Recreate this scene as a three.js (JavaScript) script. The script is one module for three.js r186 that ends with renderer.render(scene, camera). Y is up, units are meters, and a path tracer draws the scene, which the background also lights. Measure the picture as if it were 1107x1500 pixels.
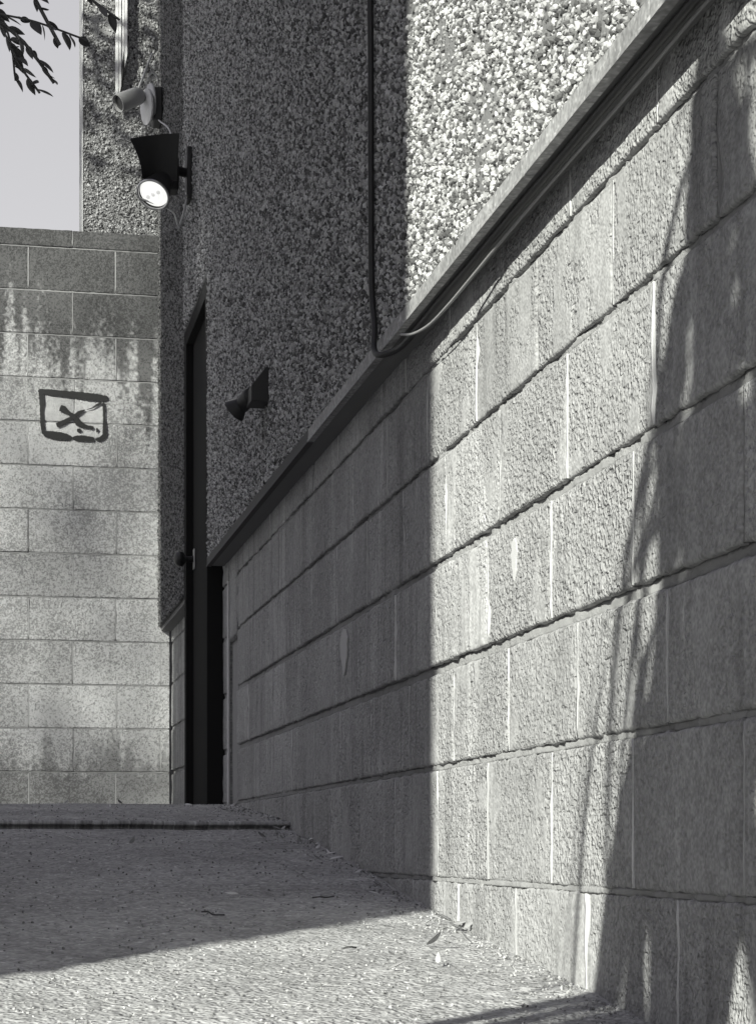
import * as THREE from 'three';
import { mergeGeometries } from 'three/addons/utils/BufferGeometryUtils.js';
import { RoundedBoxGeometry } from 'three/addons/geometries/RoundedBoxGeometry.js';

// ---------------------------------------------------------------- camera, sky, sun, exposure
const EYE = 0.45;                       // metres above the paving where the photographer crouched
const YAW = 11.19 * Math.PI / 180;      // looking a little to the right of the run of the wall
const scene = new THREE.Scene();
const camera = new THREE.PerspectiveCamera(28.53, 755 / 1024, 0.05, 600);
camera.position.set(0, EYE, 0);
camera.lookAt(Math.sin(YAW), EYE, -Math.cos(YAW));
camera.setViewOffset(755, 1024, 0, -335.2, 755, 1024);   // rising front: verticals stay upright
camera.updateProjectionMatrix();

const SUN_AZ = 45.7 * Math.PI / 180, SUN_EL = 24.5 * Math.PI / 180;
const sunDir = new THREE.Vector3(-Math.sin(SUN_AZ) * Math.cos(SUN_EL), Math.sin(SUN_EL), Math.cos(SUN_AZ) * Math.cos(SUN_EL));
const sun = new THREE.DirectionalLight(new THREE.Color().setRGB(0.99, 1.0, 0.915), 4.0);
sun.position.copy(sunDir).multiplyScalar(30);
sun.castShadow = true; sun.shadow.radius = 1.0; sun.shadow.mapSize.set(4096, 4096);
Object.assign(sun.shadow.camera, { left: -14, right: 14, top: 14, bottom: -14, near: 1, far: 70 });
scene.add(sun, sun.target);

{ // hazy, almost even sky, a little brighter towards the horizon
  const W = 64, H = 64, d = new Float32Array(W * H * 4);
  for (let j = 0; j < H; j++) {
    const el = ((j + 0.5) / H - 0.5) * Math.PI, s = Math.max(0, Math.sin(el));
    const v = 0.225 + 0.28 * Math.exp(-s / 0.25), q = Math.min(1, Math.max(0, (s - 0.3) / 0.7)), z = q * q * (3 - 2 * q);   // whiter haze low down, bluer overhead
    for (let i = 0; i < W; i++) { const k = (j * W + i) * 4; d[k] = v * (0.99 - 0.04 * z); d[k + 1] = v * (0.985 - 0.06 * z); d[k + 2] = v * (1.02 + 0.16 * z); d[k + 3] = 1; }
  }
  const sky = new THREE.DataTexture(d, W, H, THREE.RGBAFormat, THREE.FloatType);
  sky.mapping = THREE.EquirectangularReflectionMapping; sky.magFilter = THREE.LinearFilter; sky.minFilter = THREE.LinearFilter; sky.needsUpdate = true;
  scene.background = sky; scene.environment = sky;
}
const renderer = new THREE.WebGLRenderer({ antialias: true });
renderer.toneMapping = THREE.LinearToneMapping;
renderer.toneMappingExposure = 2.08;
renderer.shadowMap.enabled = true;

// ---------------------------------------------------------------- helpers
let seed = 1234567;
const rnd = () => { seed = (seed * 1664525 + 1013904223) >>> 0; return seed / 4294967296; };
const rr = (a, b) => a + (b - a) * rnd();
const hash = (x, y, z) => { let h = Math.imul(x, 374761393) + Math.imul(y, 668265263) + Math.imul(z, 2147483647 ^ 0x5bd1e995); h = Math.imul(h ^ (h >>> 13), 1274126177); h ^= h >>> 16; return (h >>> 0) / 4294967296; };
const sm = (t) => t * t * (3 - 2 * t);
function vn2(x, y, px, py, s = 0) {     // periodic value noise 0..1
  const ix = Math.floor(x), iy = Math.floor(y), fx = sm(x - ix), fy = sm(y - iy);
  const m = (a, p) => p ? ((a % p) + p) % p : a;
  const a = hash(m(ix, px), m(iy, py), s), b = hash(m(ix + 1, px), m(iy, py), s), c = hash(m(ix, px), m(iy + 1, py), s), d = hash(m(ix + 1, px), m(iy + 1, py), s);
  return a + (b - a) * fx + (c - a) * fy + (a - b - c + d) * fx * fy;
}
const n2 = (x, y, s = 0) => vn2(x, y, 0, 0, s);
const fb = (x, y, s = 0) => (n2(x, y, s) + 0.5 * n2(x * 2.1, y * 2.1, s + 1) + 0.25 * n2(x * 4.3, y * 4.3, s + 2)) / 1.75;
const clamp = (v, a = 0, b = 1) => Math.min(b, Math.max(a, v));
const step = (a, b, v) => sm(clamp((v - a) / (b - a)));

// wall coordinates: x metres to the right of the camera's line along the wall, h above eye level, t along the wall
const P = (x, h, t) => new THREE.Vector3(x, h + EYE, -t);
const WALL = 0.873, DASH = 0.814;       // face of the block wall, face of the pebbledash above it
const BACK = 9.34;                      // where the cross wall stands

const taken = {};
function numbered(n) { const k = taken[n] = (taken[n] ?? -1) + 1; return k ? n + '_' + String(k).padStart(3, '0') : n; }
const baseOf = new WeakMap();
function thing(name, label, category, base, group) {
  const o = new THREE.Group(); o.name = numbered(name); o.position.copy(base); baseOf.set(o, base.clone());
  o.userData = { label, category }; if (group) o.userData.group = group;
  scene.add(o); return o;
}
function part(name, geo, mat, parent, label) {   // geo is in world coordinates
  const root = baseOf.get(parent);
  geo.translate(-root.x, -root.y, -root.z);
  const m = new THREE.Mesh(geo, mat); m.name = name; m.castShadow = m.receiveShadow = true;
  if (label) m.userData.label = label;
  baseOf.set(m, root); parent.add(m); return m;
}
function box(x0, x1, h0, h1, t0, t1, r = 0) {
  const g = r ? new RoundedBoxGeometry(x1 - x0, h1 - h0, t1 - t0, 2, r) : new THREE.BoxGeometry(x1 - x0, h1 - h0, t1 - t0);
  const p = P((x0 + x1) / 2, (h0 + h1) / 2, (t0 + t1) / 2); g.translate(p.x, p.y, p.z); return boxUV(g);
}
function boxUV(g) {                     // uv in metres from the face direction
  if (g.index) { const q = g.toNonIndexed(); g.dispose?.(); g = q; }
  const p = g.attributes.position, n = g.attributes.normal, uv = new Float32Array(p.count * 2);
  for (let i = 0; i < p.count; i++) {
    const ax = Math.abs(n.getX(i)), ay = Math.abs(n.getY(i)), az = Math.abs(n.getZ(i));
    if (ax >= ay && ax >= az) { uv[i * 2] = -p.getZ(i); uv[i * 2 + 1] = p.getY(i); }
    else if (ay >= az) { uv[i * 2] = p.getX(i); uv[i * 2 + 1] = -p.getZ(i); }
    else { uv[i * 2] = p.getX(i); uv[i * 2 + 1] = p.getY(i); }
  }
  g.setAttribute('uv', new THREE.BufferAttribute(uv, 2)); return g;
}
function tube(pts, r, seg = 40, rad = 8) { return new THREE.TubeGeometry(new THREE.CatmullRomCurve3(pts), seg, r, rad); }
function rod(a, b, r0, r1 = r0, n = 14) {
  const v = b.clone().sub(a), g = new THREE.CylinderGeometry(r1, r0, v.length(), n);
  g.applyQuaternion(new THREE.Quaternion().setFromUnitVectors(new THREE.Vector3(0, 1, 0), v.clone().normalize()));
  g.translate((a.x + b.x) / 2, (a.y + b.y) / 2, (a.z + b.z) / 2); return g;
}
function lathe(profile, a, dir, n = 32) {       // profile [r, along dir]
  const g = new THREE.LatheGeometry(profile.map(([r, y]) => new THREE.Vector2(r, y)), n);
  g.applyQuaternion(new THREE.Quaternion().setFromUnitVectors(new THREE.Vector3(0, 1, 0), dir.clone().normalize()));
  g.translate(a.x, a.y, a.z); return g;
}
function grey(v, rough = 0.9, o = {}) { return new THREE.MeshStandardMaterial({ color: new THREE.Color().setRGB(v, v, v), roughness: rough, ...o }); }
function tex(W, H, fn, { srgb = false, rx = 1, ry = 1, ox = 0, oy = 0, wrap = true } = {}) {   // fn(i, j) returns 0..1 linear
  const d = new Uint8Array(W * H * 4);
  for (let j = 0; j < H; j++) for (let i = 0; i < W; i++) {
    let v = clamp(fn(i, j)); if (srgb) v = v <= 0.0031308 ? v * 12.92 : 1.055 * Math.pow(v, 1 / 2.4) - 0.055;
    const k = (j * W + i) * 4; d[k] = d[k + 1] = d[k + 2] = v * 255 + 0.5; d[k + 3] = 255;
  }
  const t = new THREE.DataTexture(d, W, H); t.magFilter = THREE.LinearFilter; t.minFilter = THREE.LinearMipmapLinearFilter; t.generateMipmaps = true;
  if (srgb) t.colorSpace = THREE.SRGBColorSpace;
  t.wrapS = t.wrapT = wrap ? THREE.RepeatWrapping : THREE.ClampToEdgeWrapping;
  t.repeat.set(rx, ry); t.offset.set(ox, oy); t.needsUpdate = true; return t;
}

// ---------------------------------------------------------------- materials
// split-face concrete relief: pits and nodules about 6 mm across, smeared smooth in places (2 m tile)
const blockRelief = tex(2048, 2048, (i, j) => {
  const x = i / 2048 * 2, y = j / 2048 * 2;      // metres
  const smear = step(0.60, 0.74, 0.6 * vn2(x * 9, y * 5, 18, 10, 5) + 0.4 * vn2(x * 30, y * 17, 60, 34, 6));
  const a = vn2(x * 75, y * 75, 150, 150, 1), b = vn2(x * 160, y * 155, 320, 310, 2), c = vn2(x * 300, y * 310, 600, 620, 3), d = hash(i, j, 4);
  const rough = vn2(x * 4, y * 4, 8, 8, 7);
  const pit = step(0.70, 0.84, vn2(x * 120, y * 125, 240, 250, 8)) * 0.55 + step(0.74, 0.82, vn2(x * 230, y * 230, 460, 460, 9)) * 0.45;
  const grain = 0.72 + (0.55 + 0.6 * rough) * ((a - 0.5) * 0.18 + (b - 0.5) * 0.34 + (c - 0.5) * 0.30 + (d - 0.5) * 0.10) - pit * (0.3 + 0.35 * rough);
  return grain * (1 - smear) + smear * (0.82 + 0.10 * (c - 0.5));
}, { rx: 0.5, ry: 0.5 });
blockRelief.channel = 0;
const blockRelief1 = blockRelief.clone(); blockRelief1.channel = 1; blockRelief1.needsUpdate = true;   // own offset for every block
const T0 = 1.4, T1 = 9.4, H0 = -0.4, H1 = 1.25;
const wallColour = tex(2048, 512, (i, j) => {
  const t = T0 + (T1 - T0) * i / 2048, h = H0 + (H1 - H0) * j / 512;
  let v = 0.325;
  v *= 0.86 + 0.28 * fb(t * 5, h * 7, 11);
  v *= 0.95 + 0.10 * fb(t * 14, h * 5, 14);                                 // run-down streaks
  const streak = step(0.56, 0.82, n2(t * 30, h * 2.2, 17) * 0.65 + n2(t * 85, h * 5, 18) * 0.35);
  v *= 1 + 0.25 * step(0.60, 0.82, n2(t * 11, h * 1.8, 23) * 0.7 + n2(t * 90, h * 7, 24) * 0.3);   // lime run
  v *= 1 - 0.24 * streak * step(0.2, 0.6, n2(t * 3, h * 3, 19));
  v *= 0.62 + 0.5 * hash(i, j, 3) + 0.28 * n2(t * 120, h * 120, 21);
  return v;
}, { srgb: true, rx: 1 / (T1 - T0), ry: 1 / (H1 - H0), ox: -T0 / (T1 - T0), oy: -(H0 + EYE) / (H1 - H0), wrap: false });
const blockMats = [[0.88, 0.010], [0.96, 0.013], [1.0, 0.009], [0.93, 0.011]].map(([k, b]) => new THREE.MeshStandardMaterial({ color: new THREE.Color().setRGB(k, k, k), map: wallColour, bumpMap: blockRelief1, bumpScale: b, roughness: 0.93 })), blockMat = blockMats[1];
const bedMat = grey(0.26, 0.97, { bumpMap: blockRelief, bumpScale: 0.003 });
const perpMat = grey(0.45, 0.95), perpMats = [0.6, 0.5, 0.42].map((v) => grey(v, 0.95));
const sealMat = grey(0.6, 0.8);

const CX0 = -3.0, CX1 = 1.0, CH0 = 0.1, CH1 = 2.95;
const crossColour = tex(1280, 1072, (i, j) => {
  const x = CX0 + (CX1 - CX0) * i / 1280, h = CH0 + (CH1 - CH0) * j / 1072;
  let v = 0.72;
  v *= 0.84 + 0.28 * fb(x * 6, h * 6, 31);
  v *= 0.9 + 0.2 * n2(x * 9, h * 2.5, 33);
  const speck = n2(x * 190, h * 180, 35) * 0.45 + n2(x * 90, h * 84, 34) * 0.2 + hash(i, j, 36) * 0.35;
  const dens = 0.30 + 0.34 * fb(x * 3.2, h * 3.2, 37);
  v *= 1 - 0.5 * step(0.99 - dens, 1.16 - dens, speck + 0.05);
  // black weathering that has run down from the coping, in ragged tongues
  const reach = 0.45 + 0.62 * fb(x * 7, 0, 41) + 0.25 * n2(x * 30, 0, 42);
  const dep = CH1 - 0.12 - h, grain = n2(x * 95, h * 70, 43) * 0.45 + n2(x * 34, h * 2.2, 44) * 0.55;
  const soot = step(0.30, 0.62, (1 - dep / reach) * 0.7 + grain * 0.55);
  v *= 1 - 0.74 * soot;
  // a rough patch of whitewash under the painted mark
  const edge = 0.012 * (n2(x * 60, h * 60, 48) - 0.5), wx = Math.min(x - 0.285, 0.556 - x), wh = Math.min(h - 1.885, 2.07 - h);
  v += (0.70 * (0.9 + 0.2 * n2(x * 100, h * 100, 49)) - v) * 0.85 * step(-0.004, 0.006, Math.min(wx, wh) + edge);
  // splash dirt at the foot
  const foot = 0.2 + 0.2 * n2(x * 13, 0, 46) + 0.08 * n2(x * 40, 0, 47);
  v *= 1 - 0.5 * step(0.3, 0.65, (1 - (h - 0.18) / foot) * 0.7 + grain * 0.5);
  return v;
}, { srgb: true, rx: 1 / (CX1 - CX0), ry: 1 / (CH1 - CH0), ox: -CX0 / (CX1 - CX0), oy: -(CH0 + EYE) / (CH1 - CH0), wrap: false });
const crossMats = [0.86, 0.94, 1.0, 1.0].map((k) => new THREE.MeshStandardMaterial({ color: new THREE.Color().setRGB(k, k, k), map: crossColour, bumpMap: blockRelief1, bumpScale: 0.003, roughness: 0.95 }));
const crossBed = grey(0.40, 0.97), crossPerp = grey(0.5, 0.97);

const groundRelief = tex(1024, 1024, (i, j) => {
  const x = i / 1024, y = j / 1024;
  const a = vn2(x * 160, y * 160, 160, 160, 51), b = vn2(x * 300, y * 300, 300, 300, 52), c = vn2(x * 28, y * 28, 28, 28, 53);
  return clamp(0.5 + (a - 0.5) * 0.9 + (b - 0.5) * 0.5 + (c - 0.5) * 0.3);
});
const groundColour = tex(2048, 2048, (i, j) => {
  const x = i / 2048 * 4, y = j / 2048 * 4;
  let v = 0.325;
  v *= 0.72 + 0.56 * vn2(x * 190, y * 190, 760, 760, 61);
  v *= 0.75 + 0.5 * (vn2(x * 5, y * 5, 20, 20, 62) * 0.6 + vn2(x * 17, y * 17, 68, 68, 63) * 0.4);
  v *= 0.8 + 0.4 * vn2(x * 80, y * 80, 320, 320, 64);
  const pale = vn2(x * 140, y * 140, 560, 560, 65); if (pale > 0.86) v *= 1.5;
  return v;
}, { srgb: true, rx: 0.25, ry: 0.25 });
const dashBase = grey(0.17, 0.97, { bumpMap: blockRelief, bumpScale: 0.004 });
const dashPale = grey(0.32, 0.97, { bumpMap: blockRelief, bumpScale: 0.004 });
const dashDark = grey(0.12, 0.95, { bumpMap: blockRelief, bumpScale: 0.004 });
const stripMat = new THREE.MeshStandardMaterial({ color: new THREE.Color().setRGB(0.8, 0.8, 0.8), map: groundColour, bumpMap: groundRelief, bumpScale: 0.001, roughness: 0.7 });
const soffitMat = grey(0.16, 0.95), stripShadeMat = grey(0.06, 0.9);
const black = grey(0.022, 0.6), blackSatin = grey(0.02, 0.38), cableMat = grey(0.02, 0.55), wireMat = grey(0.5, 0.5);
const [doorMat, frameMat] = [0.02, 0.018].map((v) => new THREE.MeshPhysicalMaterial({ color: new THREE.Color().setRGB(v, v, v), roughness: 0.95, specularIntensity: 0.2 }));
const chrome = grey(0.5, 0.3, { metalness: 1 });
const whitePlastic = grey(0.62, 0.5), greyPlastic = grey(0.3, 0.5), roofMat = grey(0.12, 0.9);

const groundMat = new THREE.MeshStandardMaterial({ map: groundColour, bumpMap: groundRelief, bumpScale: 0.004, roughness: 0.95 });

// ---------------------------------------------------------------- ground: a ramp that climbs along the wall, with a lip half way
const PROFILE = [[-400, -0.80], [-4.1, -0.80], [3.05, -0.192], [3.853, -0.126], [4.61, -0.046], [5.714, 0.049], [5.7141, 0.0705], [6.87, 0.143], [9.34, 0.195], [400, 0.24]];
function groundH(x, t) {
  let i = 1; while (i < PROFILE.length - 1 && PROFILE[i][0] < t) i++;
  const [a, ha] = PROFILE[i - 1], [b, hb] = PROFILE[i];
  return ha + (hb - ha) * clamp((t - a) / (b - a));
}
const LIP = [[5.67, 0.0455], [5.695, 0.0475], [5.70, 0.046], [5.745, 0.044], [5.748, 0.058], [5.716, 0.060], [5.713, 0.064], [5.716, 0.0700], [5.725, 0.0715], [5.76, 0.0735]];   // undercut edge of the upper slab
const lipT = (x) => 0.012 * (n2(x * 3, 7, 71) - 0.5) + 0.006 * (n2(x * 22, 9, 72) - 0.5);
{
  const xs = [-300, -120, -50, -25, -14, -9, -7, -6, -5, -4.2, -3.5, -2.9, -2.4, -2, -1.7, -1.4, -1.2], ts = [-300, -120, -60, -30, -16, -10, -7, -5, -4.1, -3.4, -2.7, -2, -1.4, -0.9, -0.4, 0, 0.4, 0.8, 1.1, 1.4, 1.6];
  for (let x = -1.05; x < 0.95; x += 0.022) xs.push(x);
  xs.push(1.2, 2, 4, 8, 20, 60, 150, 300);
  for (let t = 1.75; t < 9.5; t += t < 5.6 ? 0.022 : 0.035) { if (t < 5.66 || t > 5.79) ts.push(t); }
  for (let k = 0; k < LIP.length; k++) ts.push(5.7 + k * 1e-5);
  ts.sort((a, b) => a - b);
  ts.push(10, 11, 12.5, 15, 20, 40, 90, 180, 300);
  const pos = [], uv = [], idx = [];
  for (const t of ts) for (const x of xs) {
    const fine = t > 1.3 && t < 9.6 && x > -1.3 && x < 1;
    const k = Math.round((t - 5.7) / 1e-5), lip = k >= 0 && k < LIP.length ? LIP[k] : null;
    let h = lip ? lip[1] : groundH(x, t);
    if (fine) h += 0.010 * (fb(x * 3, t * 3, 73) - 0.5) + (lip ? 0.3 : 1) * (0.005 * (n2(x * 24, t * 24, 74) - 0.5) + 0.003 * (hash(Math.round(x * 500), Math.round(t * 500), 75) - 0.5));
    const off = lip ? lip[0] - t + lipT(x) : 0;
    pos.push(x, h + EYE, -(t + off)); uv.push(x, t);
  }
  const n = xs.length;
  for (let j = 0; j < ts.length - 1; j++) for (let i = 0; i < n - 1; i++) { const a = j * n + i; idx.push(a, a + 1, a + n, a + 1, a + n + 1, a + n); }
  const g = new THREE.BufferGeometry();
  g.setAttribute('position', new THREE.Float32BufferAttribute(pos, 3)); g.setAttribute('uv', new THREE.Float32BufferAttribute(uv, 2)); g.setIndex(idx); g.computeVertexNormals();
  const m = new THREE.Mesh(g, groundMat); m.name = 'ground'; m.userData.kind = 'structure'; m.receiveShadow = m.castShadow = true; scene.add(m);
}

// ---------------------------------------------------------------- block walls
// a wall frame: at(u, v, w) gives the world point, u along the wall, v = h, w out of the face
const sideFrame = { at: (u, v, w) => P(WALL - w, v, u), flip: true };
const crossFrame = { at: (u, v, w) => P(u, v, BACK - w), flip: false };
function sheet(frame, us, vs, wf, jf) {
  const su = rnd() * 2, sv = rnd() * 2, mir = rnd() < 0.5 ? -1 : 1;         // open sheet with a returned edge all round
  const pos = [], uv = [], idx = [], nu = us.length, nv = vs.length;
  for (let j = 0; j < nv; j++) for (let i = 0; i < nu; i++) {
    const edge = i === 0 || j === 0 || i === nu - 1 || j === nv - 1;
    const [du, dv] = jf ? jf(us[i], vs[j], edge) : [0, 0];
    const p = frame.at(us[i] + du, vs[j] + dv, wf(us[i], vs[j], i, j));
    pos.push(p.x, p.y, p.z); uv.push(us[i], vs[j] + EYE);
  }
  const tri = (a, b, c) => frame.flip ? idx.push(a, c, b) : idx.push(a, b, c);
  for (let j = 0; j < nv - 1; j++) for (let i = 0; i < nu - 1; i++) { const a = j * nu + i; tri(a, a + 1, a + nu); tri(a + 1, a + nu + 1, a + nu); }
  const ring = [];
  for (let i = 0; i < nu; i++) ring.push(i);
  for (let j = 1; j < nv; j++) ring.push(j * nu + nu - 1);
  for (let i = nu - 2; i >= 0; i--) ring.push((nv - 1) * nu + i);
  for (let j = nv - 2; j > 0; j--) ring.push(j * nu);
  const back = frame.at(0, 0, -0.05).sub(frame.at(0, 0, 0)), b0 = pos.length / 3;
  for (const r of ring) { pos.push(pos[r * 3] + back.x, pos[r * 3 + 1] + back.y, pos[r * 3 + 2] + back.z); uv.push(uv[r * 2], uv[r * 2 + 1]); }
  for (let k = 0; k < ring.length; k++) { const a = ring[k], b = ring[(k + 1) % ring.length], c = b0 + k, d = b0 + (k + 1) % ring.length; tri(a, c, b); tri(b, c, d); }
  const g = new THREE.BufferGeometry();
  g.setAttribute('position', new THREE.Float32BufferAttribute(pos, 3)); g.setAttribute('uv', new THREE.Float32BufferAttribute(uv, 2)); g.setAttribute('uv1', new THREE.Float32BufferAttribute(uv.map((q, k) => k & 1 ? q + sv : q * mir + su), 2)); g.setIndex(idx); g.computeVertexNormals(); return g;
}
function lines(a, b, r, n) { const o = [a, a + r * 0.3, a + r]; for (let i = 1; i < n; i++) o.push(a + r + (b - a - 2 * r) * i / n); o.push(b - r, b - r * 0.3, b); return o; }
function blockGeo(frame, u0, u1, v0, v1, { r = 0.006, rough = 0.0015, jit = 0.0022, s = 0, proud = 0 } = {}) {
  const us = lines(u0, u1, r, Math.max(2, Math.round((u1 - u0) / 0.022))), vs = lines(v0, v1, r, Math.max(2, Math.round((v1 - v0) / 0.025)));
  const tu = (hash(s, 1, 1) - 0.5) * 0.006, tv = (hash(s, 2, 1) - 0.5) * 0.006;
  return sheet(frame, us, vs, (u, v) => {
    const e = Math.min(u - u0, u1 - u, v - v0, v1 - v), q = clamp(1 - e / r);
    let w = -r * (1 - Math.sqrt(1 - q * q * 0.96)) * (0.7 + 0.6 * n2(u * 40, v * 40, s + 3));
    const chip = n2(u * 26, v * 26, s + 9); if (e < r * 1.5 && chip > 0.8) w -= (chip - 0.8) * 0.03;
    return w + rough * 2 * (fb(u * 30, v * 30, 80) - 0.5) + tu * (u - u0) + tv * (v - v0) + proud;
  }, (u, v, edge) => edge ? [jit * (n2(v * 45, u * 45, s + 5) - 0.5) * 2, jit * (n2(u * 45, v * 45, s + 6) - 0.5) * 2] : [0, 0]);
}
function stripGeo(frame, u0, u1, v0, v1, w, amp, s, fill = 0) {
  const nu = Math.max(2, Math.round((u1 - u0) / 0.009)), nv = Math.max(3, Math.round((v1 - v0) / 0.02)), us = [], vs = [];
  for (let i = 0; i <= nu; i++) us.push(u0 + (u1 - u0) * i / nu);
  for (let i = 0; i <= nv; i++) vs.push(v0 + (v1 - v0) * i / nv);
  return sheet(frame, us, vs, (u, v) => w * (1 - fill * step(0.58, 0.78, n2(u * 3.1, 0, s + 2) * 0.7 + n2(u * 11, 0, s + 3) * 0.3)) + amp * (0.7 * n2(u * 110, v * 110, s) + 0.7 * n2(u * 47, v * 47, s + 4) + 0.6 * n2(u * 19, v * 19, s + 1) - 1));
}

// --- the long block wall beside the ramp
const longWall = thing('block_wall', 'long grey concrete block wall beside the ramp, half in sun, under the pebbledash', 'wall', P(WALL, -0.8, 3));
const BEDS = [-0.462, -0.262, -0.062, 0.155, 0.346, 0.55, 0.756, 0.9455, 1.145];
const BED_T = [0.008, 0.008, 0.008, 0.011, 0.019, 0.016, 0.011, 0.010, 0.008];
const BED_D = [0.01, 0.006, 0.0045, 0.007, 0.0115, 0.0105, 0.009, 0.008, 0.008];
const PHASE = [0.1, 0.044, 0.223, 0.087, 0.227, 0.143, 0.312, 0.12];
{
  part('wall_core', box(WALL + 0.022, WALL + 0.3, -1.2, 1.14, -1.2, BACK - 0.03), bedMat, longWall);
  let s = 100;
  const runs = [[-1.2, 6.93], [7.165, 7.345], [8.185, BACK - 0.004]];
  for (let c = 0; c < 8; c++) {
    const v0 = BEDS[c] + BED_T[c] / 2, v1 = BEDS[c + 1] - BED_T[c + 1] / 2;
    runs.forEach(([a, b], k) => {
      const joints = [a];
      if (k !== 1) for (let t = Math.ceil((a - PHASE[c]) / 0.4) * 0.4 + PHASE[c]; t < b; t += 0.4) if (t - a > 0.06 && b - t > 0.06) joints.push(t + rr(-0.006, 0.006));
      joints.push(b);
      for (let i = 0; i < joints.length - 1; i++) {
        const u0 = joints[i] + 0.0025, u1 = joints[i + 1] - 0.0025; s++;
        if (groundH(0, u1) > v1 + 0.03) continue;
        part('block', blockGeo(sideFrame, u0, u1, v0, v1, { s, r: 0.0055, jit: 0.0028, proud: rr(-0.0015, 0.0015) }), blockMats[Math.floor(rnd() * 4)], longWall);
        if (i > 0) { const deep = rnd() < 0.15, hw = rr(0.0026, 0.0042); part('mortar_joint', stripGeo(sideFrame, joints[i] - hw, joints[i] + hw, v0 + 0.002, v1 - 0.002, deep ? -0.004 : -0.0004, 0.003, s), deep ? bedMat : perpMats[s % 3], longWall); }
      }
    });
    if (BEDS[c] > -0.4) for (const [a, b] of runs) part('mortar_joint', stripGeo(sideFrame, a, b, BEDS[c] - BED_T[c] / 2 - 0.002, BEDS[c] + BED_T[c] / 2 + 0.002, -BED_D[c], 0.007, 200 + c, 0.3), bedMat, longWall);
  }
  // control joint beside the door: a sunk strip, a bead of sealant
  part('control_joint', stripGeo(sideFrame, 6.934, 7.15, -0.1, 0.73, -0.013, 0.002, 301), bedMat, longWall, 'sunk strip of the control joint');
  part('control_joint', stripGeo(sideFrame, 6.934, 7.15, 0.732, 1.14, -0.002, 0.002, 303), blockMat, longWall);
  part('sealant_bead', tube([P(WALL, 0.05, 7.158), P(WALL, 0.4, 7.157), P(WALL, 0.95, 7.158)], 0.0055, 40, 6), sealMat, longWall);
  // pale smears of filler
  const smears = [[3.237, 0.477, 0.024, 0.034, 0], [4.83, 0.475, 0.055, 0.055, 1]];
  smears.forEach(([t, h, w, l, k]) => {
    const sh = new THREE.Shape(), N = 22;
    for (let i = 0; i <= N; i++) { const a = i / N * Math.PI * 2, q = 0.75 + 0.5 * hash(i % N, k, 91), y = Math.sin(a), tap = 0.35 + 0.65 * clamp((y + 1) / 2); sh[i ? 'lineTo' : 'moveTo'](Math.cos(a) * w * q * tap, y * l * (0.85 + 0.15 * q)); }
    const g = new THREE.ExtrudeGeometry(sh, { depth: 0.0025, bevelEnabled: true, bevelThickness: 0.0012, bevelSize: 0.0015, bevelSegments: 1 });
    g.rotateY(-Math.PI / 2); const p = P(WALL + 0.0005, h, t); g.translate(p.x, p.y, p.z);
    part('filler_smear', g, perpMat, longWall);
  });
}

// --- the cross wall that closes the alley
const crossWall = thing('block_wall', 'stained pale block wall closing the alley, with a painted cross mark', 'wall', P(-0.5, 0.1, BACK));
{
  const L = -2.8;
  part('wall_core', box(L, WALL - 0.004, -0.1, 2.745, BACK + 0.012, BACK + 0.18), crossBed, crossWall);
  let s = 900;
  for (let c = -1; c <= 12; c++) {
    const v0 = c < 0 ? 0.08 : 0.345 + 0.2004 * c + 0.0035, v1 = c === 12 ? 2.83 : 0.345 + 0.2004 * (c + 1) - 0.0035;
    const first = (c & 1) ? 0.62 : 0.424;
    const js = [L];
    for (let x = first - 0.4 * 9; x < WALL - 0.03; x += 0.4) if (x > L + 0.05) js.push(x + rr(-0.004, 0.004));
    if (c & 1) ; js.push(WALL - 0.006);
    for (let i = 0; i < js.length - 1; i++) {
      s++;
      part(c === 12 ? 'coping_block' : 'block', blockGeo(crossFrame, js[i] + 0.002, js[i + 1] - 0.002, v0, v1, { s, r: 0.0035, jit: 0.0018, rough: 0.0012, proud: rr(-0.001, 0.001) }), crossMats[Math.floor(rnd() * 4)], crossWall);
      if (i > 0) part('mortar_joint', stripGeo(crossFrame, js[i] - 0.003, js[i] + 0.003, v0 + 0.002, v1 - 0.002, -0.001, 0.0012, s), crossPerp, crossWall);
    }
    if (c >= 0) part('mortar_joint', stripGeo(crossFrame, L, WALL - 0.006, 0.345 + 0.2004 * c - 0.0045, 0.345 + 0.2004 * c + 0.0045, -0.0045, 0.003, 600 + c), crossBed, crossWall);
  }
  part('coping', box(L, WALL - 0.008, 2.745, 2.828, BACK + 0.02, BACK + 0.19), crossBed, crossWall);
}
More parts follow.
